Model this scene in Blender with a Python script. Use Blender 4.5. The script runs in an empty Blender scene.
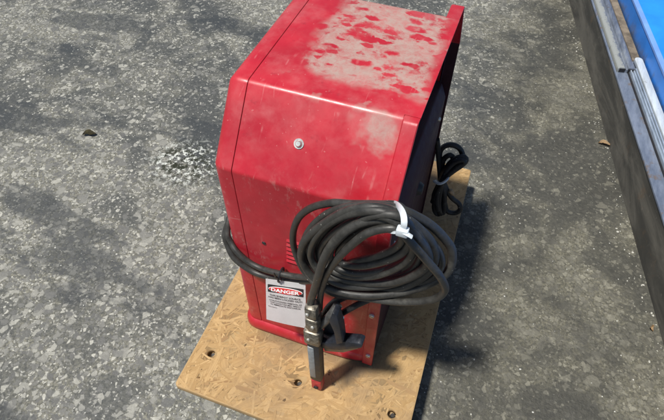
import bpy, bmesh, math, random
from mathutils import Vector, Matrix
random.seed(7)
scene = bpy.context.scene
col = scene.collection
V = Vector

# ------------------------------------------------------------------ camera
F_PX = 533.3
CAM = V((0.33739, -0.47898, 1.11880))
TILT, PAN, ROLL = 0.687640, 0.345378, 0.007746
ROT = Matrix.Rotation(PAN, 3, 'Z') @ Matrix.Rotation(TILT, 3, 'X') @ Matrix.Rotation(ROLL, 3, 'Z')
cd = bpy.data.cameras.new('camera')
cam = bpy.data.objects.new('camera', cd); col.objects.link(cam)
cam.matrix_world = Matrix.Translation(CAM) @ ROT.to_4x4()
cd.sensor_fit = 'HORIZONTAL'; cd.sensor_width = 36.0
cd.lens = F_PX / 664 * 36; cd.clip_start = 0.02; cd.clip_end = 200
scene.camera = cam

def at(px, py, y=None, x=None, z=None):
    """a place in the scene, measured from the photograph at a known depth"""
    d = ROT @ V(((px - 332) / F_PX, -(py - 210) / F_PX, -1))
    if y is not None: t = (y - CAM.y) / d.y
    elif x is not None: t = (x - CAM.x) / d.x
    else: t = (z - CAM.z) / d.z
    return CAM + d * t

# ------------------------------------------------------------------ light
SX, SY = 0.27, 0.33                      # shadow drift per metre of height
elev = math.atan(1 / math.hypot(SX, SY))
sd = bpy.data.lights.new('sun', 'SUN'); sd.energy = 4.9; sd.angle = math.radians(5.0); sd.color = (1, .965, .90)
sun = bpy.data.objects.new('sun', sd); col.objects.link(sun)
sun.rotation_euler = V((SX, SY, -1)).to_track_quat('-Z', 'Y').to_euler()
sun.location = (-2, -1, 5)
w = bpy.data.worlds.new('World'); scene.world = w; w.use_nodes = True
nt = w.node_tree
sky = nt.nodes.new('ShaderNodeTexSky'); sky.sky_type = 'NISHITA'; sky.sun_disc = False
sky.sun_elevation = elev; sky.sun_rotation = math.atan2(-SX, -SY)
bg = nt.nodes['Background']; bg.inputs['Strength'].default_value = 0.075
nt.links.new(sky.outputs['Color'], bg.inputs['Color'])
vs = scene.view_settings
vs.view_transform = 'Standard'; vs.look = 'None'; vs.exposure = 0.08; vs.gamma = 1

# ------------------------------------------------------------------ material helpers
class NT:
    def __init__(self, name):
        self.m = bpy.data.materials.new(name); self.m.use_nodes = True
        self.t = self.m.node_tree; self.b = self.t.nodes['Principled BSDF']
        self.geo = self.t.nodes.new('ShaderNodeNewGeometry')
        self.pos = self.geo.outputs['Position']; self.nor = self.geo.outputs['Normal']
    def put(self, s, v):
        if isinstance(v, bpy.types.NodeSocket): self.t.links.new(v, s)
        elif v is not None:
            if s.type == 'RGBA' and len(v) == 3: v = (*v, 1)
            s.default_value = v
    def new(self, k, **kw):
        n = self.t.nodes.new(k)
        for a, b in kw.items(): setattr(n, a, b)
        return n
    def math(self, op, a, b=None, c=None, clamp=False):
        n = self.new('ShaderNodeMath', operation=op, use_clamp=clamp)
        for i, v in enumerate((a, b, c)): self.put(n.inputs[i], v) if v is not None else None
        return n.outputs[0]
    def mul(self, a, b): return self.math('MULTIPLY', a, b)
    def add(self, a, b): return self.math('ADD', a, b)
    def inv(self, a): return self.math('SUBTRACT', 1.0, a)
    def xyz(self, v):
        n = self.new('ShaderNodeSeparateXYZ'); self.put(n.inputs[0], v); return n.outputs
    def mapv(self, v, loc=(0, 0, 0), rot=(0, 0, 0), scale=(1, 1, 1)):
        n = self.new('ShaderNodeMapping'); self.put(n.inputs[0], v)
        n.inputs[1].default_value = loc; n.inputs[2].default_value = rot; n.inputs[3].default_value = scale
        return n.outputs[0]
    def noise(self, scale, detail=4, rough=.55, v=None, dist=0, color=False):
        n = self.new('ShaderNodeTexNoise'); self.put(n.inputs['Vector'], v or self.pos)
        n.inputs['Scale'].default_value = scale; n.inputs['Detail'].default_value = detail
        n.inputs['Roughness'].default_value = rough; n.inputs['Distortion'].default_value = dist
        return n.outputs['Color'] if color else n.outputs['Fac']
    def warp(self, v, scale, amt):
        n = self.noise(scale, 3, .6, v, color=True)
        s = self.new('ShaderNodeVectorMath', operation='SUBTRACT'); self.put(s.inputs[0], n); s.inputs[1].default_value = (.5, .5, .5)
        k = self.new('ShaderNodeVectorMath', operation='SCALE'); self.put(k.inputs[0], s.outputs[0]); k.inputs['Scale'].default_value = amt
        a = self.new('ShaderNodeVectorMath', operation='ADD'); self.put(a.inputs[0], v); self.put(a.inputs[1], k.outputs[0])
        return a.outputs[0]
    def voro(self, scale, v=None, feature='F1', rnd=1.0):
        n = self.new('ShaderNodeTexVoronoi', feature=feature); self.put(n.inputs['Vector'], v or self.pos)
        n.inputs['Scale'].default_value = scale; n.inputs['Randomness'].default_value = rnd
        return n.outputs
    def ramp(self, v, a, b, lo=0.0, hi=1.0):
        n = self.new('ShaderNodeMapRange', interpolation_type='SMOOTHSTEP'); self.put(n.inputs[0], v)
        n.inputs[1].default_value = a; n.inputs[2].default_value = b
        n.inputs[3].default_value = lo; n.inputs[4].default_value = hi
        return n.outputs[0]
    def mix(self, f, a, b):
        n = self.new('ShaderNodeMix', data_type='RGBA'); self.put(n.inputs[0], f)
        self.put(n.inputs[6], a); self.put(n.inputs[7], b); return n.outputs[2]
    def cramp(self, v, stops):
        n = self.new('ShaderNodeValToRGB'); self.put(n.inputs[0], v); e = n.color_ramp.elements
        while len(e) < len(stops): e.new(.5)
        for k, (p, c) in zip(e, stops): k.position = p; k.color = (*c, 1)
        return n.outputs[0]
    def bump(self, h, strength=.3, dist=.001):
        n = self.new('ShaderNodeBump'); n.inputs['Strength'].default_value = strength; n.inputs['Distance'].default_value = dist
        self.put(n.inputs['Height'], h); self.t.links.new(n.outputs[0], self.b.inputs['Normal'])
    def out(self, color=None, rough=None, metal=None, spec=None):
        self.put(self.b.inputs['Base Color'], color); self.put(self.b.inputs['Roughness'], rough)
        self.put(self.b.inputs['Metallic'], metal); self.put(self.b.inputs['Specular IOR Level'], spec)
        return self.m

def plain(name, c, rough=.5, metal=0, var=.25, scale=40, spec=.5, bump=0):
    n = NT(name); f = n.noise(scale, 5, .65)
    n.out(n.mix(n.ramp(f, .3, .7), tuple(x * (1 - var) for x in c), tuple(min(1, x * (1 + var)) for x in c)),
          n.ramp(f, .3, .7, max(.05, rough - .1), min(1, rough + .1)), metal, spec)
    if bump: n.bump(f, bump, .001)
    return n.m

def ground_material():
    n = NT('worn_concrete')
    p = n.warp(n.pos, 30, .012)
    x, y, z = n.xyz(n.pos)
    big = n.noise(1.7, 4, .6); mid = n.noise(6, 5, .62, dist=.6); fine = n.noise(90, 4, .7)
    east = n.ramp(n.add(x, n.mul(n.math('SUBTRACT', big, .5), .5)), .12, .55)      # darker, browner side with fewer chips
    south = n.ramp(y, 1.0, -.1)
    rag = n.math('SUBTRACT', n.noise(38, 5, .75), .5)
    patch = n.add(n.add(n.mul(big, .5), n.mul(mid, .5)), n.mul(rag, .14))
    expo = n.ramp(patch, .43, .57)
    expo = n.math('ADD', expo, n.mul(south, .22), clamp=True)
    streak = n.noise(3.2, 5, .6, n.mapv(n.pos, (0.3, .1, 0), (0, 0, .5), (.7, 2.0, 1)))
    stain = n.ramp(n.add(streak, n.mul(rag, .22)), .50, .59)
    matrix = n.mix(n.ramp(fine, .3, .72), (.046, .050, .050), (.098, .100, .093))
    worn = n.mix(n.ramp(n.noise(140, 4, .7), .35, .65), (.080, .080, .069), (.26, .25, .195))
    c = n.mix(n.mul(expo, .8), matrix, worn)
    height = n.mul(fine, .4)
    # crushed-stone chips of several sizes, each with a grey of its own
    for sc, cover, lo, hi, edge, seed in ((170, .60, .13, .62, .05, 3.1), (90, .55, .12, .56, .05, 7.7), (56, .40, .11, .43, .05, 1.3), (37, .18, .12, .38, .05, 5.5)):
        pv = n.mapv(p, (seed, seed * .7, 0), (0, 0, seed), (1, 1, 1))
        f1 = n.voro(sc, pv); de = n.voro(sc, pv, 'DISTANCE_TO_EDGE')
        r, g, b = n.xyz(f1['Color'])
        lim = n.mul(n.add(n.mul(expo, .80), .20), n.add(cover, n.mul(east, -.12 * cover)))
        on = n.math('LESS_THAN', r, lim)
        body = n.ramp(n.add(de['Distance'], n.mul(n.math('SUBTRACT', n.noise(sc * 3, 2), .5), .12)), edge, edge + .10)
        mk = n.mul(on, body)
        g3 = n.mul(g, n.mul(g, 1.0))
        cc = n.mix(g3, (lo, lo, lo * .96), (hi, hi * .98, hi * .85))
        cc = n.mix(n.mul(n.noise(sc * 4, 3, .7), .35), cc, (.12, .12, .11))
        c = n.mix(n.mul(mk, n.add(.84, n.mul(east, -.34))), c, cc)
    # dark rubbed-in dirt and tyre marks
    c = n.mix(n.mul(n.mul(stain, n.add(1.0, n.mul(east, -.65))), n.add(.74, n.mul(expo, -.12))), c, (.036, .041, .045))
    scr = n.noise(2.3, 3, .5, n.mapv(n.warp(n.pos, 2, .25), (4, 2, 0), (0, 0, -.35), (1.2, 14, 1)))
    c = n.mix(n.mul(n.ramp(scr, .64, .70), .32), c, (.055, .058, .058))
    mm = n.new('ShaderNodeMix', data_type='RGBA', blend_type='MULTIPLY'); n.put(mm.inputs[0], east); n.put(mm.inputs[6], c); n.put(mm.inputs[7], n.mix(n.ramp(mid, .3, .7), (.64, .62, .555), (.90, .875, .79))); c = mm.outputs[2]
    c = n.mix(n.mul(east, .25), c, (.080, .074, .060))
    # white grit
    sp = n.voro(75, n.warp(n.pos, 60, .006)); r, g, b = n.xyz(sp['Color'])
    grit = n.mul(n.math('LESS_THAN', sp['Distance'], n.mul(g, .16)), n.math('LESS_THAN', r, .22))
    c = n.mix(n.mul(grit, .8), c, (.6, .6, .55))
    # splash of old paint and moss beside the machine
    d = n.new('ShaderNodeVectorMath', operation='DISTANCE'); n.put(d.inputs[0], n.warp(n.pos, 9, .12)); d.inputs[1].default_value = (-.51, .475, -.1)
    near = n.ramp(d.outputs['Value'], .15, .05)
    spl = n.noise(60, 4, .7)
    c = n.mix(n.mul(near, n.ramp(spl, .51, .57)), c, (.58, .60, .55))
    c = n.mix(n.mul(near, n.ramp(n.noise(40, 4, .75, n.mapv(n.pos, (3, 1, 0))), .48, .56)), c, (.020, .023, .012))
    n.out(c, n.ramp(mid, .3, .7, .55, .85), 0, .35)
    n.bump(n.add(n.noise(160, 4, .7), n.mul(n.noise(45, 3, .6), 1.2)), .6, .0035)
    return n.m

def osb_material(strand=False):
    n = NT('wood_strand' if strand else 'strand_board')
    if strand:
        at_ = n.new('ShaderNodeVertexColor', layer_name='tone').outputs['Color']
        uv = n.new('ShaderNodeUVMap', uv_map='grain').outputs[0]
        g1 = n.noise(1.0, 5, .65, n.mapv(uv, (0, 0, 0), (0, 0, 0), (18, 420, 1)))
        r, g, b = n.xyz(at_)
        c = n.mix(r, (.38, .24, .10), (.56, .38, .18))
        c = n.mix(n.mul(n.ramp(g1, .42, .70), .55), c, (.30, .175, .07))
        c = n.mix(n.mul(n.math('GREATER_THAN', g, .91), .50), c, (.20, .10, .04))
        hgt = g1
    else:
        hgt = n.noise(90, 4, .7); c = n.mix(hgt, (.34, .22, .10), (.46, .31, .15))
    c = n.mix(n.mul(n.ramp(n.noise(3.5, 4, .6, n.mapv(n.pos, (7, 3, 0))), .4, .65), .35), c, (.30, .185, .085))
    dirt = n.ramp(n.noise(6, 6, .75, n.mapv(n.pos, (1.2, 3, 0))), .42, .70)
    c = n.mix(n.mul(dirt, .55), c, (.20, .14, .085))
    kn = n.voro(46, n.warp(n.pos, 60, .02)); r, g, b = n.xyz(kn['Color'])
    c = n.mix(n.mul(n.mul(n.math('LESS_THAN', kn['Distance'], n.mul(g, .20)), n.math('LESS_THAN', r, .14)), .8), c, (.07, .04, .02))
    # dark elongated mark on the board at the machine's corner
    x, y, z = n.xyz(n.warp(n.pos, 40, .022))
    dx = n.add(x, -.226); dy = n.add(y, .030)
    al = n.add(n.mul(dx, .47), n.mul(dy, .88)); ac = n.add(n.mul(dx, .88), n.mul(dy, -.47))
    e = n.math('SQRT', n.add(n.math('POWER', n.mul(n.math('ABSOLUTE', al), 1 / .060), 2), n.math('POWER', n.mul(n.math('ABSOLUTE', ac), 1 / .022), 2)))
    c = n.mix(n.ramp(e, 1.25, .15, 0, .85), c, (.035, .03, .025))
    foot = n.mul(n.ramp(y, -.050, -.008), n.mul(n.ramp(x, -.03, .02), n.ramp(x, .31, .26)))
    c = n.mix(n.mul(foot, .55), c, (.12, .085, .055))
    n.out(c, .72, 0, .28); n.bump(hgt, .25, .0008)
    return n.m

def red_material(name, dust=False):
    n = NT(name)
    x, y, z = n.xyz(n.pos)
    f = n.noise(9, 4, .6)
    c = n.mix(n.ramp(f, .3, .7), (.37, .010, .021), (.49, .018, .032))
    rough = n.ramp(n.noise(30, 5, .7), .3, .7, .30, .58)
    # scratches, each a fine pale line
    for i, (a, sc) in enumerate(((.5, 34), (-.9, 26), (1.5, 40))):
        s = n.voro(sc, n.mapv(n.warp(n.pos, 5, .02), (i * 3.3, i, i * .5), (a * .4, a * .3, a), (1, .05, .3)), 'DISTANCE_TO_EDGE')
        sel = n.ramp(n.noise(16, 3, .6, n.mapv(n.pos, (i * 7, 2, 1))), .60, .68)
        k = n.mul(n.ramp(s['Distance'], .030, .006), sel)
        c = n.mix(n.mul(k, .28), c, (.60, .25, .24))
    sp = n.voro(190, n.warp(n.pos, 60, .012)); r, g, b = n.xyz(sp['Color'])
    chip = n.mul(n.math('LESS_THAN', sp['Distance'], n.mul(g, .26)), n.math('LESS_THAN', r, .13))
    c = n.mix(n.mul(chip, .30), c, (.62, .28, .26))
    nz = n.xyz(n.nor)[2]
    film = n.mul(n.ramp(n.noise(13, 5, .65), .45, .75), n.ramp(nz, .2, .8, .10, .34))
    c = n.mix(n.mul(film, .75), c, (.58, .25, .24))
    ny = n.math('ABSOLUTE', n.xyz(n.nor)[1])
    gr = n.mul(n.ramp(n.noise(80, 6, .75, n.mapv(n.warp(n.pos, 12, .03), (1, 1, 1), (0, 0, 0), (1, 1, .35))), .53, .66), n.mul(n.ramp(n.noise(11, 4, .6), .42, .62), n.ramp(ny, .7, .95)))
    c = n.mix(n.mul(gr, .38), c, (.50, .27, .24))
    dk = n.mul(n.ramp(n.noise(26, 5, .7, n.mapv(n.pos, (9, 3, 2))), .60, .74), .4)
    c = n.mix(dk, c, (.17, .012, .018))
    if dust:
        wp = n.warp(n.pos, 14, .055)
        wx, wy, wz = n.xyz(wp)
        area = n.mul(n.mul(n.ramp(wx, .045, .075), n.ramp(wx, .262, .235)), n.mul(n.ramp(wy, .125, .150), n.ramp(wy, .395, .35)))
        corner = n.ramp(n.add(wx, n.mul(wy, 1.0)), .215, .25)       # the front-left corner stays clean
        area = n.mul(area, corner)
        # wet spots that ran clear
        pv = n.mapv(n.warp(n.warp(n.pos, 38, .020), 130, .005), (.013, .02, 0), (0, 0, -.25), (1, 1.9, 1))
        bl = n.voro(24, pv); r, g, b = n.xyz(bl['Color'])
        spot = n.mul(n.ramp(n.math('SUBTRACT', bl['Distance'], n.mul(g, .58)), .09, -.09), n.math('LESS_THAN', r, .80))
        b2 = n.voro(44, n.mapv(n.warp(n.warp(n.pos, 40, .02), 130, .004), (.3, .11, 0), (0, 0, -.3), (1, 1.7, 1))); r2, g2, q2 = n.xyz(b2['Color'])
        spot = n.math('MAXIMUM', spot, n.mul(n.mul(n.ramp(n.math('SUBTRACT', b2['Distance'], n.mul(g2, .55)), .10, -.08), n.math('LESS_THAN', r2, .42)), .9))
        cloud = n.ramp(n.noise(15, 6, .72, n.mapv(n.pos, (.4, .2, 0))), .36, .47)
        smear = n.ramp(n.noise(40, 3, .6, n.mapv(n.pos, (2, .7, 0), (0, 0, .9), (1, 3.5, 1))), .62, .74)
        d = n.mul(n.mul(area, n.inv(spot)), n.mul(n.add(.12, n.mul(cloud, .88)), n.inv(n.mul(smear, .45))))
        lone = n.mul(n.ramp(n.noise(24, 3, .55, n.mapv(n.pos, (5.2, 1.1, 0))), .60, .66), n.mul(n.ramp(wx, .03, .08), n.ramp(wy, .03, .11)))
        patch = n.new('ShaderNodeVectorMath', operation='DISTANCE'); n.put(patch.inputs[0], n.mapv(n.warp(n.pos, 22, .06), (0, 0, 0), (0, 0, 0), (1, 1.8, 1))); patch.inputs[1].default_value = (.205, .138, .598)
        d = n.math('MAXIMUM', n.math('MAXIMUM', d, n.mul(lone, n.mul(.55, n.ramp(z, .622, .63)))), n.mul(n.ramp(patch.outputs['Value'], .052, .024), .85))
        d = n.mul(d, n.ramp(nz, .45, .62))
        c = n.mix(n.mul(d, n.ramp(n.noise(70, 5, .75, dist=.5), .25, .65, .42, .90)), c, n.mix(n.noise(60, 4, .7), (.31, .235, .20), (.42, .335, .285)))
        rough = n.math('MAXIMUM', rough, n.mul(d, .8))
    n.out(c, rough, 0, .5)
    n.b.inputs['Coat Weight'].default_value = .15; n.b.inputs['Coat Roughness'].default_value = .25
    n.bump(n.add(n.noise(9, 2, .5), n.mul(n.noise(350, 2, .5), .01)), .25, .006)
    return n.m

def cable_material(name, c, rough=.55):
    n = NT(name); f = n.noise(60, 5, .7)
    cc = n.mix(n.ramp(f, .3, .7), tuple(v * .7 for v in c), tuple(v * 1.35 for v in c))
    sp = n.voro(230, n.warp(n.pos, 50, .01)); r, g, b = n.xyz(sp['Color'])
    dot = n.mul(n.math('LESS_THAN', sp['Distance'], n.mul(g, .24)), n.math('LESS_THAN', r, .05))
    cc = n.mix(n.mul(dot, .75), cc, (.45, .45, .40))
    dust = n.mul(n.ramp(n.noise(34, 6, .75), .50, .74), .30)
    cc = n.mix(dust, cc, (.15, .145, .125))
    n.out(cc, n.ramp(f, .3, .7, rough - .1, rough + .12), 0, .45); n.bump(f, .12, .0008)
    return n.m

def beam_material():
    n = NT('dirty_steel'); f = n.noise(5, 6, .7, n.mapv(n.pos, (0, 0, 0), (0, 0, -.2), (1, .5, 2)), dist=.8)
    c = n.mix(n.ramp(f, .35, .65), (.050, .048, .042), (.135, .125, .105))
    rust = n.ramp(n.noise(9, 6, .75, n.mapv(n.pos, (6, 1, 0))), .56, .72)
    c = n.mix(n.mul(rust, .5), c, (.15, .095, .055))
    s = n.ramp(n.noise(30, 4, .7, n.mapv(n.pos, (0, 0, 0), (0, .4, -.21), (6, 1, 1))), .60, .72)
    c = n.mix(n.mul(s, .35), c, (.22, .20, .17))
    n.out(c, .7, 0, .35); n.bump(f, .25, .002); return n.m

def top_steel_material():
    n = NT('worn_flange'); f = n.noise(12, 6, .7, n.mapv(n.pos, (0, 0, 0), (0, 0, -.21), (3, .7, 1)))
    c = n.mix(n.ramp(f, .3, .7), (.13, .16, .22), (.26, .30, .38))
    rust = n.ramp(n.noise(14, 5, .7, n.mapv(n.pos, (2, 2, 0))), .56, .66)
    c = n.mix(n.mul(rust, .7), c, (.20, .14, .09))
    n.out(c, .42, .35, .5); n.bump(f, .15, .001); return n.m

def rail_material(name, lo, hi, metal=.5, paint=False):
    n = NT(name); f = n.noise(18, 6, .7, n.mapv(n.pos, (0, 0, 0), (0, 0, -.21), (4, .6, 2)))
    c = n.mix(n.ramp(f, .3, .7), lo, hi)
    if paint:
        k = n.ramp(n.noise(55, 6, .75, n.mapv(n.pos, (0, 0, 0), (0, 0, -.21), (1.6, .7, 1))), .49, .54)
        x, y, z = n.xyz(n.pos); nn = n.add(n.add(n.mul(x, .97735), n.mul(y, .21165)), -.9619)
        edge_ = n.ramp(n.add(nn, n.mul(n.math('SUBTRACT', n.noise(40, 5, .75), .5), .05)), .022, .014)
        c = n.mix(n.mul(edge_, .85), c, (.44, .45, .41)); c = n.mix(n.mul(n.mul(k, n.ramp(f, .5, .7)), .5), c, (.40, .41, .39))
    d = n.ramp(n.noise(40, 4, .7), .60, .70)
    c = n.mix(n.mul(d, .5), c, (.12, .09, .06))
    n.out(c, .4, metal, .5); n.bump(f, .15, .001); return n.m

def blue_material(name, c0, dirt):
    n = NT(name); f = n.noise(10, 4, .6)
    c = n.mix(n.ramp(f, .3, .7), tuple(v * .85 for v in c0), tuple(min(1, v * 1.1) for v in c0))
    if dirt:
        z = n.xyz(n.pos)[2]
        k = n.mul(n.ramp(n.add(z, n.mul(n.math('SUBTRACT', n.noise(22, 5, .7), .5), .09)), .088, .045), .85)
        c = n.mix(k, c, (.085, .10, .13))
    sc = n.ramp(n.noise(30, 3, .6, n.mapv(n.pos, (0, 0, 0), (0, 0, .5), (1, 7, 1))), .68, .74)
    c = n.mix(n.mul(sc, .4), c, (.03, .06, .12))
    n.out(c, .38, 0, .5); return n.m

M = {}
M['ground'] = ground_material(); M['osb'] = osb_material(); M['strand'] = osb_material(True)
M['red'] = red_material('red_paint'); M['dusty'] = red_material('dusty_red_paint', True)
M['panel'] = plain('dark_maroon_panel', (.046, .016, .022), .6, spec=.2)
M['black'] = plain('black_plastic', (.018, .018, .020), .45)
M['gap'] = plain('gap_black', (.012, .011, .013), .7)
M['cable'] = cable_material('black_rubber', (.034, .033, .030), .46)
M['cord'] = cable_material('cord_rubber', (.014, .014, .016), .5)
M['white'] = plain('white_nylon', (.60, .65, .68), .35, 0, .06)
M['tag'] = plain('white_tag', (.90, .90, .89), .4, 0, .03)
M['ink'] = plain('black_ink', (.02, .02, .022), .5, 0, .1)
M['tagred'] = plain('red_ink', (.62, .04, .035), .5, 0, .1)
M['zinc'] = plain('zinc_screw', (.62, .62, .58), .35, .7, .15)
M['ferrule'] = plain('tarnished_brass', (.20, .18, .145), .42, .6, .6, 140, .5, .4)
M['grip'] = plain('grey_grip', (.24, .26, .27), .45, .1, .2, 120, .5, .1)
M['redtip'] = plain('red_fibre', (.42, .035, .04), .5, 0, .3, 90)
M['jaw'] = plain('dark_clamp', (.015, .018, .026), .48, .1, .4, 70, .5, .2)
M['copper'] = plain('copper_jaw', (.33, .23, .14), .5, .4, .35, 90)
M['beam'] = beam_material(); M['flange'] = top_steel_material()
M['rail_old'] = rail_material('chipped_paint_steel', (.13, .15, .19), (.28, .31, .36), .4, True)
M['rail_new'] = rail_material('galvanised_steel', (.34, .40, .46), (.56, .63, .70), .45)
M['bar'] = rail_material('pale_bar', (.48, .52, .54), (.66, .72, .76), .2)
M['rust'] = plain('rust_strip', (.165, .135, .10), .8, 0, .4, 30, .3, .3)
M['blue'] = blue_material('blue_paint', (.020, .25, .78), False)
M['bluedirty'] = blue_material('dirty_blue_paint', (.020, .20, .66), True)
M['blueedge'] = blue_material('lit_blue_edge', (.17, .33, .72), False)  # paler blue paints the highlight along the ridge
M['wood'] = plain('runner_wood', (.34, .24, .13), .8, 0, .3, 20)
M['steel'] = plain('bolt_steel', (.09, .09, .09), .45, .6)
M['leaf'] = plain('dry_leaf', (.48, .33, .18), .7)
M['moss'] = plain('dark_leaf', (.06, .05, .02), .8, 0, .5)

# ------------------------------------------------------------------ object helpers
def thing(name, label, cat, loc, group=None):
    o = bpy.data.objects.new(name, None); col.objects.link(o); o.location = loc
    o.empty_display_size = .05; o['label'] = label; o['category'] = cat
    if group: o['group'] = group
    return o
def wpos(o):
    v = V(o.location)
    while o.parent: o = o.parent; v = v + V(o.location)
    return v
def obj(name, bm, mats, parent=None, smooth=True, angle=40, origin=None):
    """link a bmesh (built in world coordinates) as one mesh object"""
    base = wpos(parent) if parent else V((0, 0, 0))
    org = V(origin) if origin is not None else base
    bmesh.ops.recalc_face_normals(bm, faces=bm.faces[:])
    bmesh.ops.translate(bm, verts=bm.verts[:], vec=-org)
    me = bpy.data.meshes.new(name); bm.to_mesh(me); bm.free()
    for m in (mats if isinstance(mats, (list, tuple)) else [mats]): me.materials.append(m)
    o = bpy.data.objects.new(name, me); col.objects.link(o)
    if parent: o.parent = parent
    o.location = org - base
    if smooth:
        for p in me.polygons: p.use_smooth = True
        me.set_sharp_from_angle(angle=math.radians(angle))
    return o
def tag(o, label, cat, group=None):
    o['label'] = label; o['category'] = cat
    if group: o['group'] = group
    return o
def box(bm, lo, hi, bev=0, seg=2, M4=None, mat=0):
    r = bmesh.ops.create_cube(bm, size=1)
    vs_ = r['verts']
    for v in vs_:
        v.co = V([lo[i] + (v.co[i] + .5) * (hi[i] - lo[i]) for i in range(3)])
    fs = list({f for v in vs_ for f in v.link_faces})
    if bev:
        es = list({e for f in fs for e in f.edges})
        rr = bmesh.ops.bevel(bm, geom=es, offset=bev, segments=seg, affect='EDGES', profile=.5)
        vs_ = list({v for f in rr['faces'] for v in f.verts} | {v for v in vs_ if v.is_valid})
        fs = list({f for v in vs_ for f in v.link_faces})
    for f in fs: f.material_index = mat
    if M4 is not None: bmesh.ops.transform(bm, matrix=M4, verts=vs_)
    return vs_
def cyl(bm, a, b, r1, r2=None, n=20, caps=True, bev=0):
    a, b = V(a), V(b); r2 = r1 if r2 is None else r2
    q = (b - a).to_track_quat('Z', 'Y').to_matrix()
    st = [(0, r1), (1, r2)]
    L = (b - a).length
    if bev: st = [(0, r1 - bev), (bev / L, r1), (1 - bev / L, r2), (1, r2 - bev)]
    rings = []
    for t, r in st:
        c = a.lerp(b, t)
        rings.append([bm.verts.new(c + q @ V((r * math.cos(k * 2 * math.pi / n), r * math.sin(k * 2 * math.pi / n), 0))) for k in range(n)])
    for A, B in zip(rings, rings[1:]):
        for k in range(n): bm.faces.new((A[k], A[(k + 1) % n], B[(k + 1) % n], B[k]))
    if caps: bm.faces.new(rings[0][::-1]); bm.faces.new(rings[-1])
def spline(P, step=.004):
    P = [V(p) for p in P]; out = []
    Q = [P[0] * 2 - P[1]] + P + [P[-1] * 2 - P[-2]]
    for i in range(1, len(Q) - 2):
        a, b, c, d = Q[i - 1:i + 3]; k = max(2, int((c - b).length / step))
        for j in range(k):
            t = j / k
            out.append(.5 * (2 * b + (c - a) * t + (2 * a - 5 * b + 4 * c - d) * t * t + (3 * b - a - 3 * c + d) * t ** 3))
    out.append(P[-1]); return out
def tube(bm, pts, r, n=12, flat=1.0, up=None, closed=False):
    pts = [V(p) for p in pts]; rings = []
    t0 = (pts[1] - pts[0]).normalized()
    u = V(up) if up is not None else (V((0, 0, 1)) if abs(t0.z) < .9 else V((1, 0, 0)))
    u = (u - t0 * u.dot(t0)).normalized()
    for i, p in enumerate(pts):
        t = (pts[min(i + 1, len(pts) - 1)] - pts[max(i - 1, 0)]).normalized()
        if up is not None: u = V(up)
        u = (u - t * u.dot(t)).normalized(); s = t.cross(u)
        rings.append([bm.verts.new(p + (u * math.cos(k * 2 * math.pi / n) * flat + s * math.sin(k * 2 * math.pi / n)) * r) for k in range(n)])
    for A, B in zip(rings, rings[1:]):
        for k in range(n): bm.faces.new((A[k], A[(k + 1) % n], B[(k + 1) % n], B[k]))
    bm.faces.new(rings[0][::-1]); bm.faces.new(rings[-1])
def prism(bm, poly, d, mat=0):
    """poly: world points in order, d: extrusion vector"""
    A = [bm.verts.new(V(p)) for p in poly]; B = [bm.verts.new(V(p) + V(d)) for p in poly]
    n = len(A); fs = [bm.faces.new(A), bm.faces.new(B[::-1])]
    for k in range(n): fs.append(bm.faces.new((A[k], B[k], B[(k + 1) % n], A[(k + 1) % n])))
    for f in fs: f.material_index = mat
    return fs
def bevel_all(bm, off, seg=2, ang=30):
    bm.normal_update()
    es = [e for e in bm.edges if e.is_manifold and e.calc_face_angle(0) > math.radians(ang)]
    bmesh.ops.bevel(bm, geom=es, offset=off, segments=seg, affect='EDGES', profile=.5, clamp_overlap=True)

# ------------------------------------------------------------------ ground
HB = .10                                     # the deck stands this high on its runners
bm = bmesh.new()
g = 25
vv = [bm.verts.new((x, y, -HB)) for x, y in ((-g, -g), (g, -g), (g, g), (-g, g))]; bm.faces.new(vv)
o = obj('ground', bm, M['ground'], smooth=False); o['kind'] = 'structure'

# ------------------------------------------------------------------ strand board
board = thing('wooden_board', 'flat tan strand board with drilled holes under the red machine', 'board', (.12, .24, -HB))
bx0, bx1, by0, by1 = -.1225, .3640, -.1855, .667
bm = bmesh.new()
prism(bm, [(bx0 + .004, by0, 0), (.374, by0, 0), (.3535, by1 - .004, 0), (.349, by1, 0), (-.131, by1, 0), (bx0 - .001, by0 + .006, 0)], (0, 0, -.018))
bevel_all(bm, .0015, 2)
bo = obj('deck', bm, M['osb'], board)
cut = []
holes = [(-.084, -.094, .0092), (.122, -.088, .0088), (.330, -.083, .0092)]
for hx, hy, r in holes + [(-.082, -.152, .0022), (-.02, .02, .0)]:
    if r == 0: continue
    b2 = bmesh.new(); cyl(b2, (hx, hy, -.05), (hx, hy, .05), r, n=28)
    c = obj('cutter', b2, M['gap']); cut.append(c)
    md = bo.modifiers.new('hole', 'BOOLEAN'); md.operation = 'DIFFERENCE'; md.object = c; md.solver = 'EXACT'
dg = bpy.context.evaluated_depsgraph_get()
me = bpy.data.meshes.new_from_object(bo.evaluated_get(dg)); bo.modifiers.clear(); bo.data = me
while len(me.materials) > 1: me.materials.pop()
for c in cut: bpy.data.objects.remove(c)
for p in me.polygons: p.material_index = 0
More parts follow.
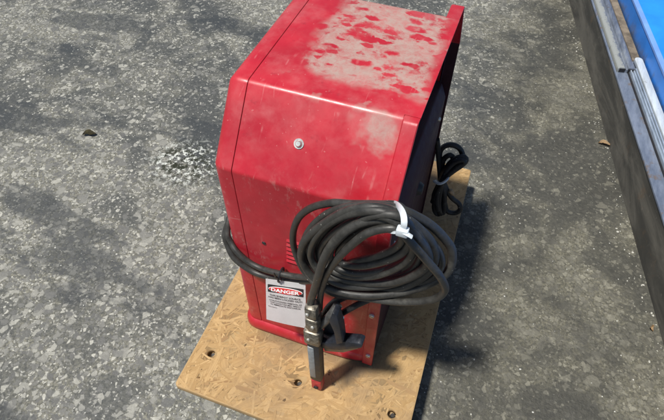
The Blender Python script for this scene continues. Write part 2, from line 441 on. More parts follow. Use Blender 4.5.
def strands():
    R = random.Random(5); bm = bmesh.new(); uvl = bm.loops.layers.uv.new('grain'); cl = bm.loops.layers.color.new('tone')
    edge = [(V((bx0, by0)), V((.374, by0))), (V((.374, by0)), V((.3525, by1))), (V((.3525, by1)), V((-.131, by1))), (V((-.131, by1)), V((bx0, by0)))]
    def clip(P):
        for a, b in edge:
            d = (b - a).normalized(); nn = V((-d.y, d.x)); out = []
            for q, r in zip(P, P[1:] + P[:1]):
                hq, hr = nn.dot(q[0] - a) - .0022, nn.dot(r[0] - a) - .0022
                if hq >= 0: out.append(q)
                if hq * hr < 0:
                    t = hq / (hq - hr); out.append((q[0].lerp(r[0], t), q[1].lerp(r[1], t)))
            P = out
            if len(P) < 3: return []
        return P
    N_ = 4600
    for i in range(N_):
        cx, cy = R.uniform(bx0 - .02, .385), R.uniform(by0 - .02, by1 + .01)
        if -.03 < cx < .25 and .01 < cy < .44 and R.random() < .9: continue
        ang = R.gauss(.75, .75) if R.random() < .7 else R.uniform(0, math.pi)
        ln = min(.11, R.lognormvariate(math.log(.036), .55)); wd = min(.022, R.lognormvariate(math.log(.0052), .65))
        d = V((math.cos(ang), math.sin(ang))); e = V((-d.y, d.x))
        bad = False
        for hx, hy, r in holes + [(-.082, -.152, .0022)]:
            q = V((hx - cx, hy - cy))
            if abs(q.dot(d)) < ln / 2 + r * .8 and abs(q.dot(e)) < wd / 2 + r * .9: bad = True
        if bad: continue
        a, b = R.uniform(-.25, .45), R.uniform(-.25, .45); k1, k2 = R.uniform(.3, 1), R.uniform(.3, 1)
        pts = [(-.5 + a * .3, -.5 * k1), (-.2, -.5), (.25, -.5 * R.uniform(.8, 1)), (.5, -.5 * k2 + b * .3), (.5 - b * .3, .5 * k2), (.1, .5), (-.3, .5 * R.uniform(.8, 1)), (-.5, .5 * k1)]
        z = .0001 + .0007 * i / N_; tx_, ty_ = R.uniform(-.0002, .0002), R.uniform(-.00015, .00015)
        bend = R.uniform(-.08, .08)
        poly = clip([(V((cx, cy)) + d * u * ln + e * (v * wd + bend * ln * (u * u - .1)), V((u, v))) for u, v in pts])
        if len(poly) < 3: continue
        vs2 = [bm.verts.new((p.x, p.y, z + tx_ * q.x + ty_ * q.y + .0002)) for p, q in poly]
        f = bm.faces.new(vs2)
        if f.calc_area() < 4e-6: bmesh.ops.delete(bm, geom=vs2, context='VERTS'); continue
        f.normal_update()
        if f.normal.z < 0: f.normal_flip()
        c = (R.betavariate(2.2, 1.8), R.random(), R.random(), 1); o = (R.uniform(0, 50), R.uniform(0, 50))
        mp = {v: q for v, (p, q) in zip(vs2, poly)}
        for l in f.loops:
            q = mp[l.vert]; l[uvl].uv = (o[0] + q.x * ln, o[1] + q.y * wd); l[cl] = c
    for v in bm.verts: pass
    return bm
sm = strands()
for f in sm.faces: f.material_index = 1
bmesh.ops.translate(sm, verts=sm.verts[:], vec=-wpos(board))
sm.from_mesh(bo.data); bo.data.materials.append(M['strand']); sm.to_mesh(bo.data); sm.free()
for ry in (-.088, .25, .585):
    bm = bmesh.new(); box(bm, (-.100, ry - .022, -HB), (.335, ry + .022, -.0185), .002)
    obj('runner', bm, M['wood'], board, angle=30)
for hx, hy, r in holes:
    bm = bmesh.new(); cyl(bm, (hx + .002, hy + .001, -.0185), (hx + .003, hy + .0015, -.011), .0052, n=6, bev=.001)
    obj('bolt', bm, M['steel'], board, angle=30)

# ------------------------------------------------------------------ welding machine
W, D, H1, H2, CH = .26, .452, .523, .6315, .088
XL = -.037
weld = thing('welding_machine', 'red painted steel welding machine with dusty top and sloped shoulders standing on the board', 'welding machine', (.11, .225, 0))
def profile(off=0.0, r=.012, z0=.012, ext=0.0, seg=6, top=None):
    """outline of the case in (y, z), moved outward by off, corners rounded"""
    P = [V((0, z0)), V((0, H1)), V((CH, H2)), V((D - CH + ext, H2)), V((D + ext * .4, H1)), V((D, z0))]
    n = len(P); Q = []
    def line(i):
        a, b = P[i], P[(i + 1) % n]; d = (b - a).normalized(); nn = V((-d.y, d.x)); k = (off if (i != 2 or top is None) else top) if i != 5 else 0
        return a + nn * k, d
    for i in range(n):
        (a, d), (b, e) = line((i - 1) % n), line(i)
        det = d.x * -e.y + e.x * d.y
        s = ((b - a).x * -e.y + e.x * (b - a).y) / det
        Q.append(a + d * s)
    out = []
    for i, q in enumerate(Q):
        if i in (0, 5): out += [q] * 1; continue
        a = (Q[i - 1] - q).normalized(); b = (Q[(i + 1) % n] - q).normalized()
        th = a.angle(b); t = r / math.tan(th / 2)
        s, e = q + a * t, q + b * t
        bis = (a + b).normalized(); c = q + bis * (r / math.sin(th / 2))
        a0 = math.atan2((s - c).y, (s - c).x); a1 = math.atan2((e - c).y, (e - c).x)
        da = (a1 - a0 + math.pi) % (2 * math.pi) - math.pi
        out += [c + V((math.cos(a0 + da * k / seg), math.sin(a0 + da * k / seg))) * r for k in range(seg + 1)]
    return out
def loft(bm, stations, closed=False, cap0=False, cap1=False):
    rings = [[bm.verts.new((x, p.x, p.y)) for p in pr] for x, pr in stations]
    n = len(rings[0])
    for A, B in zip(rings, rings[1:]):
        for k in range(n if closed else n - 1): bm.faces.new((A[k], A[(k + 1) % n], B[(k + 1) % n], B[k]))
    if cap0: bm.faces.new(rings[0])
    if cap1: bm.faces.new(rings[-1][::-1])
    return rings
# wrap-around cover
bm = bmesh.new()
N = 24
st = [(.0003, profile(-.0016)), (.0008, profile(-.0003)), (.004, profile(0))] + [(.004 + (W - .0245 - .004) * k / N, profile(0)) for k in range(1, N + 1)]
st += [(W - .0228, profile(0)), (W - .0228, profile(-.003)), (.02, profile(-.003))]
loft(bm, st)
bm.verts.ensure_lookup_table()
tv = sorted([v for v in bm.verts if abs(v.co.x - (W - .0228)) < 1e-6 and v.co.z > H2 - 2e-6], key=lambda v: v.co.y)
ta, tb = tv[0], tv[-1]
na, nb = bm.verts.new((W + .0004, ta.co.y, H2)), bm.verts.new((W + .0004, tb.co.y, H2))
bm.faces.new((ta, na, nb, tb))
nc, nd = bm.verts.new((W + .0004, ta.co.y, H2 - .0025)), bm.verts.new((W + .0004, tb.co.y, H2 - .0025)); bm.faces.new((na, nc, nd, nb))
# slight hand-made waviness of the sheet
for v in bm.verts:
    k = math.sin(v.co.x * 23 + 1) * math.sin(v.co.z * 11 + .5) * .0007
    if v.co.y < .02 and v.co.z < H1 - .02: v.co.y += k
obj('cover', bm, M['dusty'], weld, angle=35)
# rounded closing panel at the left end
bm = bmesh.new(); R_ = .022
st = [(-.0003, profile(-.0016)), (-.0008, profile(-.0003)), (-.004, profile(0)), (XL + R_, profile(0))]
for k in range(1, 10):
    a = k / 9 * math.pi / 2; st.append((XL + R_ - R_ * math.sin(a), profile(-R_ * (1 - math.cos(a)), r=max(.002, .012 - R_ * .3 * (1 - math.cos(a))))))
loft(bm, st, cap1=True)
obj('rear_panel', bm, M['red'], weld, angle=35)
bm = bmesh.new()
loft(bm, [(-.010, profile(-.0042)), (.010, profile(-.0042))]); obj('seam', bm, M['gap'], weld)
# raised lip round the right end
bm = bmesh.new()
x0 = W - .0225; LN = 99; o1 = profile(.0042, r=.011, ext=.040, top=-.0006)[:LN]; i1 = profile(-.0022, r=.008, ext=.040, top=-.003)[:LN]
o0 = profile(.0014, r=.011, ext=.040, top=-.0010)[:LN]
ib = profile(-.0035, r=.008)[:LN]
loft(bm, [(x0, ib), (x0, o0), (x0 + .0016, o1), (W - .0012, o1), (W, profile(.0030, r=.011, ext=.040, top=-.001)[:LN]), (W, i1), (x0 + .002, i1), (x0 + .002, ib)])
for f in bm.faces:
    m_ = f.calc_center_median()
    if m_.y > D - .05 and m_.z < H1 - .01: f.material_index = 1  # far lower lip coloured dark to paint in the shade there
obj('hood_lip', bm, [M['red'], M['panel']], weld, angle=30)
# recessed end, its dark grille and the lower panel
bm = bmesh.new(); box(bm, (W - .062, .006, .03), (W - .056, D - .006, H1 - .004)); 

pr = profile(-.0032); prism(bm, [(W - .0575, p.x, p.y) for p in pr], (.0035, 0, 0))
e = obj('end_panel', bm, M['gap'], weld, smooth=False)
for k in range(7):
    bm = bmesh.new(); zz = .47 + k * .016
    box(bm, (W - .055, .04, zz), (W - .047, D - .04, zz + .004), .001)
    obj('louver', bm, M['black'], e, angle=30)
bm = bmesh.new()
prism(bm, [(W - .0555, .004, .014), (W - .0035, .004, .014), (W - .0035, .004, .405), (W - .016, .004, .436), (W - .0555, .004, .446)], (0, D - .008, 0))
bevel_all(bm, .003, 2)
lp = obj('lower_panel', bm, M['panel'], weld, angle=35)
for yy, zz in ((.17, .04), (.40, .05), (.06, .38), (.40, .38)):
    bm = bmesh.new(); cyl(bm, (W - .004, yy, zz), (W + .0005, yy, zz), .0048, .004, n=16); obj('screw', bm, M['zinc'], lp, angle=30)
# knob and sockets on the end
for yy, zz in ((.17, .30), (.27, .30)):
    bm = bmesh.new(); cyl(bm, (W - .006, yy, zz), (W + .006, yy, zz), .015, .012, n=24, bev=.002); obj('socket', bm, M['black'], lp, angle=30)
# rolled foot rail along the bottom, turning the left corner
def foot_path():
    P = []
    for k in range(7):
        a = math.pi * .5 * k / 6; P.append((XL + R_ - (R_ + .000) * math.cos(a - 0) , R_ - R_ * math.sin(a)))
    return P
bm = bmesh.new()
path = [(XL, .30), (XL, .12)] + foot_path() + [(.03, 0), (.10, 0), (.16, 0), (.20, 0), (.225, 0), (.240, 0)]
scale_ = [1] * (len(path) - 4) + [1, .85, .5, .12]
sec = [(-.004, .006), (.006, .006), (.0085, .010), (.0085, .020), (.0065, .030), (.0025, .0365), (-.004, .040)]
rings = []
for i, (x, y) in enumerate(path):
    a = V(path[max(i - 1, 0)]); b = V(path[min(i + 1, len(path) - 1)]); t = (b - a).normalized(); nn = V((t.y, -t.x))
    rings.append([bm.verts.new((x + nn.x * max(s, -.004) * (scale_[i] if s > 0 else 1), y + nn.y * s * (scale_[i] if s > 0 else 1), z + (.010 * (1 - scale_[i]) if z < .012 else 0))) for s, z in sec])
for A, B in zip(rings, rings[1:]):
    for k in range(len(sec) - 1): bm.faces.new((A[k], A[k + 1], B[k + 1], B[k]))
bm.faces.new(rings[0]); bm.faces.new(rings[-1])
obj('foot_rail', bm, M['red'], weld, angle=50)
bm = bmesh.new(); box(bm, (XL + .025, .018, .0005), (W - .02, D - .018, .02), .003); obj('base_plate', bm, M['black'], weld, angle=30)
# bolt on the shoulder
nrm = V((0, -(H2 - H1), CH)).normalized(); bp = V((.0975, .0423, .5755)); 
k0 = (V((0, 0, H1)) - bp).dot(nrm); bp = bp + nrm * k0
bm = bmesh.new(); cyl(bm, bp, bp + nrm * .0015, .0078, n=24); cyl(bm, bp + nrm * .001, bp + nrm * .0055, .0056, .0046, n=20, bev=.001)
obj('bolt', bm, M['zinc'], weld, angle=30)
for px_, py_ in ((374, 314), (370, 354)):
    c = at(px_, py_, y=0); bm = bmesh.new(); c.x -= .003
    cyl(bm, (c.x, .002, c.z), (c.x, -.0082, c.z), .0060, .0048, n=18, bev=.0009); s = obj('screw', bm, M['zinc'], weld, angle=30)
    b2 = bmesh.new(); box(b2, (c.x - .0036, -.0086, c.z - .0006), (c.x + .0036, -.0080, c.z + .0006)); obj('slot', b2, M['gap'], s, smooth=False)
c = at(264, 243, y=0); bm = bmesh.new(); cyl(bm, (c.x, .002, c.z), (c.x, -.0012, c.z), .0042, .0036, n=18); obj('hole_plug', bm, M['black'], weld, angle=30)
# pressed louvers on the long side
for k in range(6):
    bm = bmesh.new(); zz = .316 + k * .0125; xa = .0795 + k * .0008
    sec = [(0.001, 0), (-.0020, .0020), (-.0026, .0045), (.001, .0108)]
    A = [bm.verts.new((xa, y, zz + z)) for y, z in sec]; B = [bm.verts.new((xa + .105, y, zz + z)) for y, z in sec]
    for q in range(3): bm.faces.new((A[q], A[q + 1], B[q + 1], B[q]))
    bm.faces.new(A); bm.faces.new(B); obj('louver', bm, M['red'], weld, angle=30)

# ------------------------------------------------------------------ welding cables hung on the long side
cab = thing('welding_cables', 'coiled black welding cables with electrode holder and earth clamp hanging on the red machine', 'welding cable', (.20, -.06, 0))
def px(P): return [at(a, b, y=-d) for a, b, d in P]
E1 = [(309.5,309,.078),(311,300,.080),(314,291,.085),(319,274,.092),(325,257,.095),(335,241,.096),(349,229,.092),(366,221.5,.088),(385,220,.085),(400,223,.082),(413,233,.078),(425,248,.072),(428,261,.066),(419,272,.062),(398,281,.062),(372,283,.062),(345,280,.060),(326,274,.055),(312,262,.050),(307,248,.045),(313,234,.048),(333,221,.056),(352,211,.062),(378,206.5,.066),(400,210,.066),(416,216.5,.056),(432,226,.042),(445,239,.030),(452,251,.026),(450,268,.032),(437,280,.042),(412,290,.052),(380,295,.062),(352,294,.068),(330,288,.068),(312,276,.062),(302,260,.060),(303,245,.066),(311,234,.070),(327,222,.076),(345,212,.080),(366,207.5,.082),(384,209,.080),(400,216,.078),(417,227,.068),(432,244,.058),(434,262,.052),(424,276,.052),(400,288,.054),(370,290,.050),(340,286,.036),(320,281,.024),(300,281,.014),(284.5,278.8,.0125),(268,276.8,.011),(254,272,.0095),(242,264.5,.009),(233,256,.0065),(227.5,244,-.003),(225.6,232.6,-.011)]
E2 = [(319.5,309,.066),(320,300,.068),(322,287,.076),(328,272,.086),(340,256,.094),(355,242,.098),(368,233,.098),(385,228.5,.095),(399,230,.092),(412,244,.090),(428,262,.086),(441,278,.078),(444.5,291,.070),(431,300,.066),(398,302,.064),(365,298,.060),(332,293,.048),(308,276,.030),(296,254,.024),(293,236,.026),(298,219,.032),(311,208,.038),(331,203,.044),(352,204,.048),(378,204.5,.050),(400,207,.052),(412,228,.060),(421,246,.056),(419,261,.052),(408,273,.050),(385,281,.050),(360,284,.050),(338,280,.048),(322,268,.045),(316,252,.045),(322,235,.055),(340,220,.062),(362,211.5,.066),(382,209,.064),(400,211,.060),(414,218,.050),(419,238,.050),(413,253,.054),(396,266,.060),(370,273,.064),(348,272,.064),(333,264,.062),(331,250,.070),(345,233,.080),(362,220,.086),(380,214.5,.088),(398,216,.086),(410,226,.078),(410,241,.072),(402,253,.070),(385,261,.070),(362,266,.070),(344,264,.066),(338,255,.066),(346,242,.074),(364,229,.080),(383,224,.082),(397,226,.080),(402,238,.074),(395,248,.068),(378,256,.066),(354,262,.062),(330,270,.048),(312,277,.028),(296,276.5,.020),(277.5,273,.019),(261,268.3,.013),(249,262,.0105),(237.5,252.6,.008),(230.8,242,-.002),(227.4,231.5,-.010)]
RC = .0063
strap = [((-.0442,.05,.350),(-.0436,.05,.364)), ((-.0440,.20,.345),(-.0436,.20,.360)), ((-.0440,.40,.335),(-.0436,.40,.350))]
bm = bmesh.new(); tube(bm, spline(px(E1) + [V(a) for a, b in strap]), RC, 14); obj('electrode_cable', bm, M['cable'], cab, angle=60)
bm = bmesh.new(); tube(bm, spline(px(E2) + [V(b) for a, b in strap]), RC * .88, 14); obj('earth_cable', bm, M['cable'], cab, angle=60)
for P in ([(400,218,.082),(418,232,.070),(429,249,.060),(428,264,.058),(414,276,.058),(388,285,.060),(358,287,.064),(336,283,.066),(320,272,.064),(311,257,.062),(313,243,.068),(324,228,.076),(342,217,.082),(362,211.5,.086),(382,211.5,.086),(400,218,.082)],
          [(399,224,.088),(408,236,.078),(413,247,.072),(409,258,.068),(396,268,.066),(374,276,.066),(350,276,.064),(332,270,.060),(322,260,.055),(322,248,.060),(332,235,.070),(348,224,.078),(366,217.5,.084),(384,216.5,.088),(399,224,.088)],
          [(399,212,.050),(410,219,.048),(424,233,.044),(438,250,.040),(441,266,.040),(430,279,.044),(404,288,.046),(374,292,.044),(344,288,.040),(322,279,.034),(308,264,.034),(303,248,.040),(309,231,.046),(324,216,.052),(343,208,.056),(368,205.5,.056),(399,212,.050)]):
    bm = bmesh.new(); tube(bm, spline(px(P)), RC * .9, 14); obj('cable_turn', bm, M['cable'], cab, angle=60)
# the run between the earth clamp and the coil
bm = bmesh.new(); tube(bm, spline(px([(338,316,.050),(346,311,.050),(358,304.5,.046),(372,298.5,.040),(386,294,.036)])), .0055, 12); obj('clamp_lead', bm, M['cord'], cab)
bm = bmesh.new(); tube(bm, spline(px([(322,318,.055),(330,306,.050),(342,298,.045),(356,294,.040)])), .0062, 12); obj('clamp_lead', bm, M['cord'], cab)
# white cable tie
bm = bmesh.new()
tube(bm, spline(px([(390,206,.020),(394,203.5,.046),(398,205.5,.074),(402,211,.092),(404,218,.103),(404,225,.108),(402,230,.106)]), .003), .0038, 10, flat=.3, up=V((0,-.7,.7)))
t = obj('cable_tie', bm, M['white'], cab, angle=60)
bm = bmesh.new(); c = at(402.5, 231.5, y=-.108); box(bm, c - V((.0072, .005, .0058)), c + V((.0072, .005, .0058)), .002); obj('lock_head', bm, M['white'], t, angle=30)
bm = bmesh.new(); tube(bm, spline(px([(403,232,.110),(408,234.5,.112),(412,237,.112)])), .0030, 8, flat=.5); obj('tie_tail', bm, M['white'], t)
bm = bmesh.new(); tube(bm, spline(px([(402,232,.105),(394,232.5,.100),(384,230.5,.070)]), .003), .0026, 8, flat=.5); obj('tie_band', bm, M['white'], t)
# black tie holding the pair of cables and the tag
bm = bmesh.new()
cc = at(281, 275, y=-.0165); ring = [cc + V((.001 * math.sin(a), -.0125 * math.cos(a) * 1.0, .0150 * math.sin(a))) for a in [k * 2 * math.pi / 20 for k in range(21)]]
tube(bm, ring, .0022, 8); tube(bm, [cc + V((0, -.012, .006)), cc + V((-.001, -.018, .018)), cc + V((-.003, -.019, .034))], .0016, 8)
obj('wire_tie', bm, M['black'], cab)
# electrode holder
ax0, ax1 = at(312, 303, y=-.079), at(318, 386, y=-.082)
ax1.z = max(ax1.z, .004)
hd = (ax1 - ax0).normalized(); hs = (hd.cross(V((0, -1, 0)))).normalized(); hf = hs.cross(hd).normalized()
if hs.x < 0: hs = -hs
if hf.y > 0: hf = -hf
HM = Matrix((( hs.x, hf.x, hd.x, ax0.x), (hs.y, hf.y, hd.y, ax0.y), (hs.z, hf.z, hd.z, ax0.z), (0, 0, 0, 1)))
Lh = (ax1 - ax0).length
def hb(lo, hi, bev, name, m, par):
    b = bmesh.new(); box(b, (lo[0], lo[1], lo[2] * Lh), (hi[0], hi[1], hi[2] * Lh), bev, 2, HM); return obj(name, b, m, par, angle=35)
holder = hb((-.0130, -.013, .37), (.0135, .012, .86), .0065, 'electrode_holder', M['black'], cab)
hb((-.0110, .004, .41), (.0030, .0138, .80), .0035, 'grip_plate', M['grip'], holder)
hb((-.0110, -.011, .855), (.0120, .011, .99), .004, 'tip', M['redtip'], holder)
b = bmesh.new(); q = HM @ V((.001, .012, .94 * Lh)); cyl(b, q, q + hf * .0025, .005, n=16); obj('rivet', b, M['gap'], holder, angle=30)
for z0, z1, hw, dx in ((.00, .10, .0112, .001), (.108, .218, .0120, .001), (.245, .385, .0155, -.001)):
    f = hb((-hw + dx, -.013, z0), (hw + dx, .014, z1), .0055, 'clamp_band', M['ferrule'], holder)
for zz, dx in ((.05, -.004), (.163, .004), (.315, -.006)):
    b = bmesh.new(); q = HM @ V((dx, .013, zz * Lh)); cyl(b, q, q + hf * .003, .0035, .003, n=14); obj('clamp_screw', b, M['zinc'], holder, angle=30)
b = bmesh.new(); box(b, (-.009, -.010, .02 * Lh), (.010, .010, .38 * Lh), .004, 2, HM); obj('neck', b, M['copper'], holder, angle=30)
# earth clamp
def flatpoly(P, d0, d1): return [at(a, b_, y=-d0) for a, b_ in P], V((0, d0 - d1, 0))
bm = bmesh.new(); P, dv = flatpoly([(323,333),(333,333.5),(345,332),(362,333.5),(366,335.5),(365,338.5),(356,339.8),(343,341),(330,340.5),(324,338.5)], .062, .042)
prism(bm, P, -dv); bevel_all(bm, .0025, 2)
clamp = obj('earth_clamp', bm, M['jaw'], cab, angle=35)
bm = bmesh.new(); P, dv = flatpoly([(325,339.5),(343,341.4),(356,340.2),(364,338),(360,342.5),(346,346.3),(327,345)], .059, .045); prism(bm, P, -dv); bevel_all(bm, .0012, 1); obj('contact_jaw', bm, M['copper'], clamp, angle=35)
bm = bmesh.new(); P, dv = flatpoly([(333,312),(336.5,303),(341,305.5),(343.5,316),(346.5,333.5),(340,335),(337.5,322)], .068, .048); prism(bm, P, -dv); bevel_all(bm, .0022, 2); obj('upper_jaw', bm, M['jaw'], clamp, angle=35)
bm = bmesh.new(); tube(bm, spline(px([(321,325.5,.070),(328,318.5,.072),(334,311,.070),(338,305,.064)])), .0078, 12); obj('lever', bm, plain('worn_lever', (.10, .10, .098), .45, .3, .4, 80), clamp)
bm = bmesh.new(); P, dv = flatpoly([(322,333),(334,309),(340,305),(344,318),(346,333)], .056, .050); prism(bm, P, -dv); obj('jaw_plate', bm, M['jaw'], clamp, angle=35)
bm = bmesh.new(); c = at(341, 320, y=-.071); cyl(bm, c + V((0, .006, 0)), c, .0042, .0034, n=16); obj('rivet', bm, M['zinc'], clamp, angle=30)
bm = bmesh.new(); a_ = at(331, 329, y=-.055); 
tube(bm, [a_ + V((.008 * math.cos(t * .5), .004 * math.sin(t * .9), .001 * t - .014 + .008 * math.sin(t * .5))) for t in range(28)], .0018, 6); obj('spring', bm, M['steel'], clamp)

# ------------------------------------------------------------------ danger tag
dt_c = [at(265.7, 278.5, y=-.0260), at(305.5, 284, y=-.0190), at(306, 328.3, y=-.0480), at(266.4, 319.3, y=-.0500)]
TL, TR, BR, BL = dt_c
def tagp(u, v, h=0):
    p = TL.lerp(TR, u).lerp(BL.lerp(BR, u), v)
    n_ = (BL - TL).cross(TR - TL).normalized()
    if n_.y > 0: n_ = -n_
    return p + n_ * (h + .0025 * math.sin(u * 3.1) * math.sin(v * 2.6))
tg = thing('danger_tag', 'white lockout tag with black and red DANGER heading hanging from the cable pair', 'tag', tuple(tagp(.5, 0)))
def plate(poly, h, name, m, par, th=.0007):
    b = bmesh.new(); A = [b.verts.new(tagp(u, v, h)) for u, v in poly]; B = [b.verts.new(tagp(u, v, h - th)) for u, v in poly]
    n_ = len(A); b.faces.new(A); b.faces.new(B[::-1])
    for k in range(n_): b.faces.new((A[k], B[k], B[(k + 1) % n_], A[(k + 1) % n_]))
    bmesh.ops.triangulate(b, faces=b.faces[:])
    return obj(name, b, m, par, smooth=False)
def rrect(u0, v0, u1, v1, ru, rv, k=6):
    P = []
    for cx, cy, a0 in ((u1 - ru, v0 + rv, -90), (u1 - ru, v1 - rv, 0), (u0 + ru, v1 - rv, 90), (u0 + ru, v0 + rv, 180)):
        for j in range(k + 1):
            a = math.radians(a0 + 90 * j / k); P.append((cx + ru * math.cos(a), cy + rv * math.sin(a)))
    return P
bm = bmesh.new(); G = 14
grid = [[bm.verts.new(tagp(i / G, j / G)) for i in range(G + 1)] for j in range(G + 1)]
for j in range(G):
    for i in range(G): bm.faces.new((grid[j][i], grid[j][i + 1], grid[j + 1][i + 1], grid[j + 1][i]))
for u, v in ((0, 0), (0, G), (G, 0), (G, G)):          # clipped corners
    pass
ex = bmesh.ops.solidify(bm, geom=bm.faces[:], thickness=.0006)
bmesh.ops.bevel(bm, geom=[e for e in bm.edges if e.calc_length() < .0012 and any((v.co - c).length < .0015 for v in e.verts for c in dt_c)], offset=.006, segments=4, affect='EDGES')
obj('card', bm, M['tag'], tg, angle=30)
plate(rrect(.055, .115, .95, .285, .02, .01), .0010, 'heading_block', M['ink'], tg)
plate([(.5025 + .43 * math.cos(a), .20 + .068 * math.sin(a)) for a in [k * 2 * math.pi / 36 for k in range(36)]], .0016, 'heading_oval_rim', M['tag'], tg)
plate([(.5025 + .415 * math.cos(a), .20 + .060 * math.sin(a)) for a in [k * 2 * math.pi / 36 for k in range(36)]], .0022, 'heading_oval', M['tagred'], tg)
def text(s, u0, u1, v, hv, name, m, h, fat=0.0):
    cu = bpy.data.curves.new(name, 'FONT'); cu.body = s; cu.align_x = 'LEFT'; cu.size = 1; cu.offset = fat; cu.resolution_u = 3
    to = bpy.data.objects.new('lettering', cu); col.objects.link(to)
    bpy.context.view_layer.update()
    me = bpy.data.meshes.new_from_object(to.evaluated_get(bpy.context.evaluated_depsgraph_get()))
    bpy.data.objects.remove(to)
    b = bmesh.new(); b.from_mesh(me)
    xs = [q.co.x for q in b.verts]; ys = [q.co.y for q in b.verts]; xa, xb, ya, yb = min(xs), max(xs), min(ys), max(ys)
    for q in b.verts:
        u = u0 + (q.co.x - xa) / (xb - xa) * (u1 - u0); vv_ = v + hv * (1 - (q.co.y - ya) / (yb - ya)); q.co = tagp(u, vv_, h)
    obj(name, b, m, tg, smooth=False)
text('DANGER', .15, .86, .163, .075, 'heading_text', M['tag'], .0028, .03)
rows = [('THIS ENERGY SOURCE', .10, .88, .325, .036), ('HAS BEEN LOCKED OUT!', .07, .92, .378, .038), ('UNAUTHORIZED REMOVAL OF', .09, .91, .448, .030), ('THIS LOCK/TAG MAY RESULT', .11, .90, .494, .030), ('IN IMMEDIATE DISCHARGE', .13, .88, .540, .030)]
for s, a, b_, v, hv in rows: text(s, a, b_, v, hv, 'tag_text', M['ink'], .0012, .012)
text('REMARKS:', .06, .30, .615, .020, 'tag_text', M['ink'], .0012)

# ------------------------------------------------------------------ mains cord at the back right
cord = thing('power_cord', 'bundled black power cord tied with a pale band behind the red machine', 'power cord', (.29, .47, 0))
def pc(P): return [at(a, b, y=d) for a, b, d in P]
bm = bmesh.new()
R2 = .0066
paths = [
 [(437,139,.455),(438,150,.462),(439,163,.465),(440,175,.463),(440,185,.458),(437,197,.458),(434,207,.456),(437,214,.455),(441,212,.455),(443,200,.458),(442,188,.462),(442,176,.470),(440,163,.476),(440,152,.476),(445,146,.478),(453,145,.480),(460,149,.482),(462.5,157,.482),(458,164,.480),(450,171,.474),(444,180,.468),(447,190,.464),(452,198,.464),(459,204,.466),(460,210,.464),(454,213,.462),(447,211,.460),(445,204,.462)],
 [(435,206,.450),(434,196,.450),(438,186,.452),(441,180,.452),(444,172,.456),(450,163,.460),(458,157.5,.462),(464.5,157,.464),(466,160.5,.464),(462,165,.462),(454,170.5,.458),(446,177,.452),(442,183,.448),(440,193,.446),(439,203,.446),(440,212,.446),(443,213,.452),(444.5,203,.452),(444,190,.452),(443,178,.462),(442,168,.470),(444,159,.472),(450,155,.472),(453.5,159,.472),(451,165,.470),(446,173,.466),(441,182,.456),(437,190,.452),(432.5,202,.452)],
 [(438,210,.442),(437,200,.442),(439,188,.444),(442,180,.446),(447,170,.450),(455,162,.454),(463,160,.456),(464,163,.456),(456,168,.452),(447,176,.446),(441,184,.442),(436,196,.444),(435,209,.446)],
]
for P in paths: tube(bm, spline(pc(P), .005), R2, 10)
obj('cable', bm, M['cord'], cord, angle=60)
bm = bmesh.new(); tube(bm, spline(pc([(435,181,.440),(437.5,183,.428),(441,183.5,.424),(445,181.5,.428),(447.5,178.5,.440),(446,177,.47)]), .003), .0062, 10, flat=.5); obj('pale_tie', bm, M['white'], cord)
bm = bmesh.new(); a_ = pc([(450,190,.462),(453,194.5,.462)]); cyl(bm, a_[0], a_[1], .0062, .005, n=14, bev=.001); obj('plug_pin', bm, M['copper'], cord, angle=30)

# ------------------------------------------------------------------ steel beam, rails and blue body on the right
U = V((.21164685, -.97734621, 0)); NN = V((.97734621, .21164685, 0)); B0 = NN * .9619
def L(s, n, z): return B0 + U * s + NN * n + V((0, 0, z))
def s_of(px_, py_, z): return at(px_, py_, z=z).dot(U)
S0, S1 = -4.0, 1.2
ZT = .05
def bar(bm, poly, s0, s1, segs=1):
    """poly in (n, z) extruded along the beam"""
    rings = [[bm.verts.new(L(s0 + (s1 - s0) * k / segs, n, z)) for n, z in poly] for k in range(segs + 1)]
    m = len(poly)
    for A, B in zip(rings, rings[1:]):
        for k in range(m): bm.faces.new((A[k], A[(k + 1) % m], B[(k + 1) % m], B[k]))
    bm.faces.new(rings[0]); bm.faces.new(rings[-1][::-1])
def rect(n0, z0, n1, z1): return [(n0, z0), (n1, z0), (n1, z1), (n0, z1)]
beam = thing('steel_beam', 'long dirty dark steel beam lying on the concrete along the right side', 'beam', tuple(L(-1, .05, -HB)))
bm = bmesh.new(); bar(bm, rect(0, -HB - .01, .093, ZT - .008), S0, S1); bevel_all(bm, .002, 1); obj('web', bm, M['beam'], beam, angle=30)
bm = bmesh.new(); bar(bm, [(-.002, ZT - .0082), (.0925, ZT - .0082), (.0925, ZT), (.0015, ZT), (-.002, ZT - .003)], S0, S1); obj('flange', bm, M['flange'], beam, angle=30)
bm = bmesh.new(); bar(bm, rect(.0655, ZT + .0004, .0918, ZT + .004), S0, s_of(640, 62, ZT)); obj('rust_strip', bm, M['rust'], beam, angle=30)
sA = s_of(628, 71, ZT + .008)
rail = thing('metal_rail', 'hollow steel rail with chipped pale paint and open dark end lying on the beam', 'rail', tuple(L(sA - .3, .03, ZT)))
bm = bmesh.new(); z0 = ZT + .0006
poly = [(.001, z0), (.056, z0), (.057, z0 + .004), (.053, z0 + .0155), (.047, z0 + .018), (.035, z0 + .018), (.031, z0 + .010), (.026, z0 + .010), (.022, z0 + .017), (.006, z0 + .017), (.001, z0 + .012)]
bar(bm, poly, S0, sA); bevel_all(bm, .0012, 1, 40); sh = obj('channel', bm, M['rail_old'], rail, angle=30)
for n0, n1 in ((.005, .024), (.033, .052)):
    bm = bmesh.new(); bar(bm, rect(n0, z0 + .002, n1, z0 + .0145), sA - .02, sA + .0012); obj('hollow', bm, M['gap'], rail, smooth=False)
sB = s_of(635, 70, ZT + .008)
ch = thing('metal_channel', 'bright galvanised channel with two ridges lying beside the pale flat bar', 'channel', tuple(L(sB + .3, .055, ZT)))
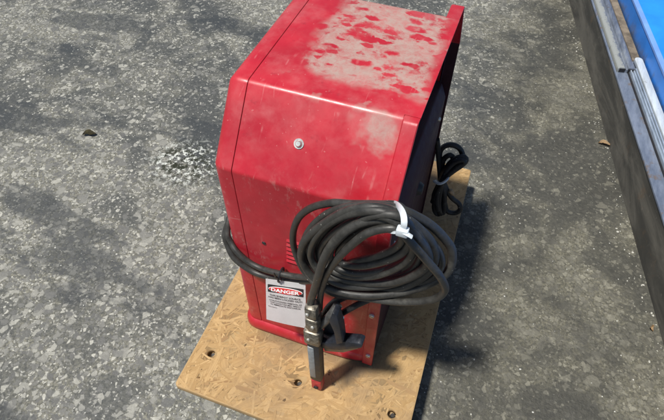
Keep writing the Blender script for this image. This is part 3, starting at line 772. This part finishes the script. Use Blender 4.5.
bm = bmesh.new(); bar(bm, [(.040, z0), (.061, z0), (.061, z0 + .014), (.0575, z0 + .014), (.0575, z0 + .004), (.0535, z0 + .004), (.0535, z0 + .012), (.050, z0 + .012), (.050, z0 + .004), (.0435, z0 + .004), (.0435, z0 + .013), (.040, z0 + .013)], sB, S1)
obj('profile', bm, M['rail_new'], ch, angle=30)
bm = bmesh.new(); bar(bm, rect(.0350, z0, .0396, z0 + .003), sB - .01, S1); obj('gap_shade_strip', bm, M['gap'], ch, smooth=False)  # dark strip put in for the shade in the gap beside the channel
sC = s_of(646, 60, ZT + .009)
fb = bmesh.new(); P = []
for k in range(13):
    a = math.pi * k / 12; P.append((sC + .012 - .012 * math.sin(a), .078 - .0125 * math.cos(a)))
poly = [L(s, n, z0 + .0045) for s, n in P] + [L(S1, .0905, z0 + .0045), L(S1, .0655, z0 + .0045)]
prism(fb, poly, (0, 0, .012)); bevel_all(fb, .0012, 2, 50)
tag(obj('flat_bar', fb, M['bar'], angle=30, origin=L(sC, .078, z0)), 'pale flat bar with rounded end lying against the blue body', 'bar')
blue = thing('blue_machine_body', 'bright blue painted steel body with dirty lower edge behind the beam', 'machine', tuple(L(-1, .4, -HB)))
bm = bmesh.new(); bar(bm, rect(.096, -HB - .01, .80, .118), S0, S1); obj('side_plate', bm, M['bluedirty'], blue, angle=30)
bm = bmesh.new(); bar(bm, [(.094, .1182), (.106, .1182), (.110, .1262), (.1075, .129), (.098, .129), (.094, .125)], S0, S1); obj('edge_strip', bm, M['blueedge'], blue, angle=30)
bm = bmesh.new(); bar(bm, rect(.1085, .1184, .80, .1248), S0, S1); obj('top_plate', bm, M['blue'], blue, angle=30)

# ------------------------------------------------------------------ loose grit
bm = bmesh.new(); RG = random.Random(11)
def crumb(c, r):
    v0 = bmesh.ops.create_icosphere(bm, subdivisions=1, radius=r)['verts']
    k = V((RG.uniform(.6, 1.4), RG.uniform(.6, 1.4), RG.uniform(.4, .8)))
    for v in v0: v.co = V([v.co[i] * k[i] * RG.uniform(.75, 1.2) for i in range(3)]) + c + V((0, 0, r * .35))
for k in range(170):
    sl = RG.uniform(-2.0, .3); p = L(sl, -abs(RG.gauss(.004, .022)) - .004, -HB); crumb(p, RG.choice((.0012, .0016, .002, .003)))
for k in range(160):
    crumb(V((RG.uniform(-1.1, .9), RG.uniform(-.3, 1.6), -HB)), RG.choice((.001, .0014, .002)))
gm = obj('grit', bm, plain('pale_grit', (.42, .41, .36), .85, 0, .5, 300), origin=(.7, .8, -HB)); gm['kind'] = 'stuff'
gm['label'] = 'scattered pale grit crumbs on the concrete along the beam'; gm['category'] = 'grit'

# ------------------------------------------------------------------ leaves on the ground
def leaf(name, px_, py_, ln, wd, ang, m, label):
    c = at(px_, py_, z=-HB); bm = bmesh.new(); n_ = 10; rows_ = []
    for k in range(n_ + 1):
        t = k / n_; wv = wd * math.sin(math.pi * t) ** .7 * (1 - .3 * t) * random.uniform(.85, 1.1); zz = .003 + .006 * math.sin(t * 3) 
        d = V((math.cos(ang), math.sin(ang), 0)); e = V((-d.y, d.x, 0)); q = c + d * (t - .5) * ln + V((0, 0, zz)) + e * .004 * math.sin(t * 5)
        rows_.append([bm.verts.new(q + e * wv + V((0, 0, .004))), bm.verts.new(q), bm.verts.new(q - e * wv + V((0, 0, .003)))])
    for A, B in zip(rows_, rows_[1:]):
        for k in range(2): bm.faces.new((A[k], A[k + 1], B[k + 1], B[k]))
    bmesh.ops.solidify(bm, geom=bm.faces[:], thickness=.0006)
    tag(obj(name, bm, m, origin=c), label, 'leaf')
leaf('dry_leaf', 604, 145, .040, .010, .1, M['leaf'], 'pale dry leaf lying at the foot of the dark beam')
leaf('dry_leaf', 90, 135, .045, .014, .5, M['moss'], 'dark brown curled leaf lying on bare concrete at left')
leaf('dry_leaf', 651, 329, .018, .005, 1.9, M['leaf'], 'tiny orange leaf scrap near the lower end of the beam')
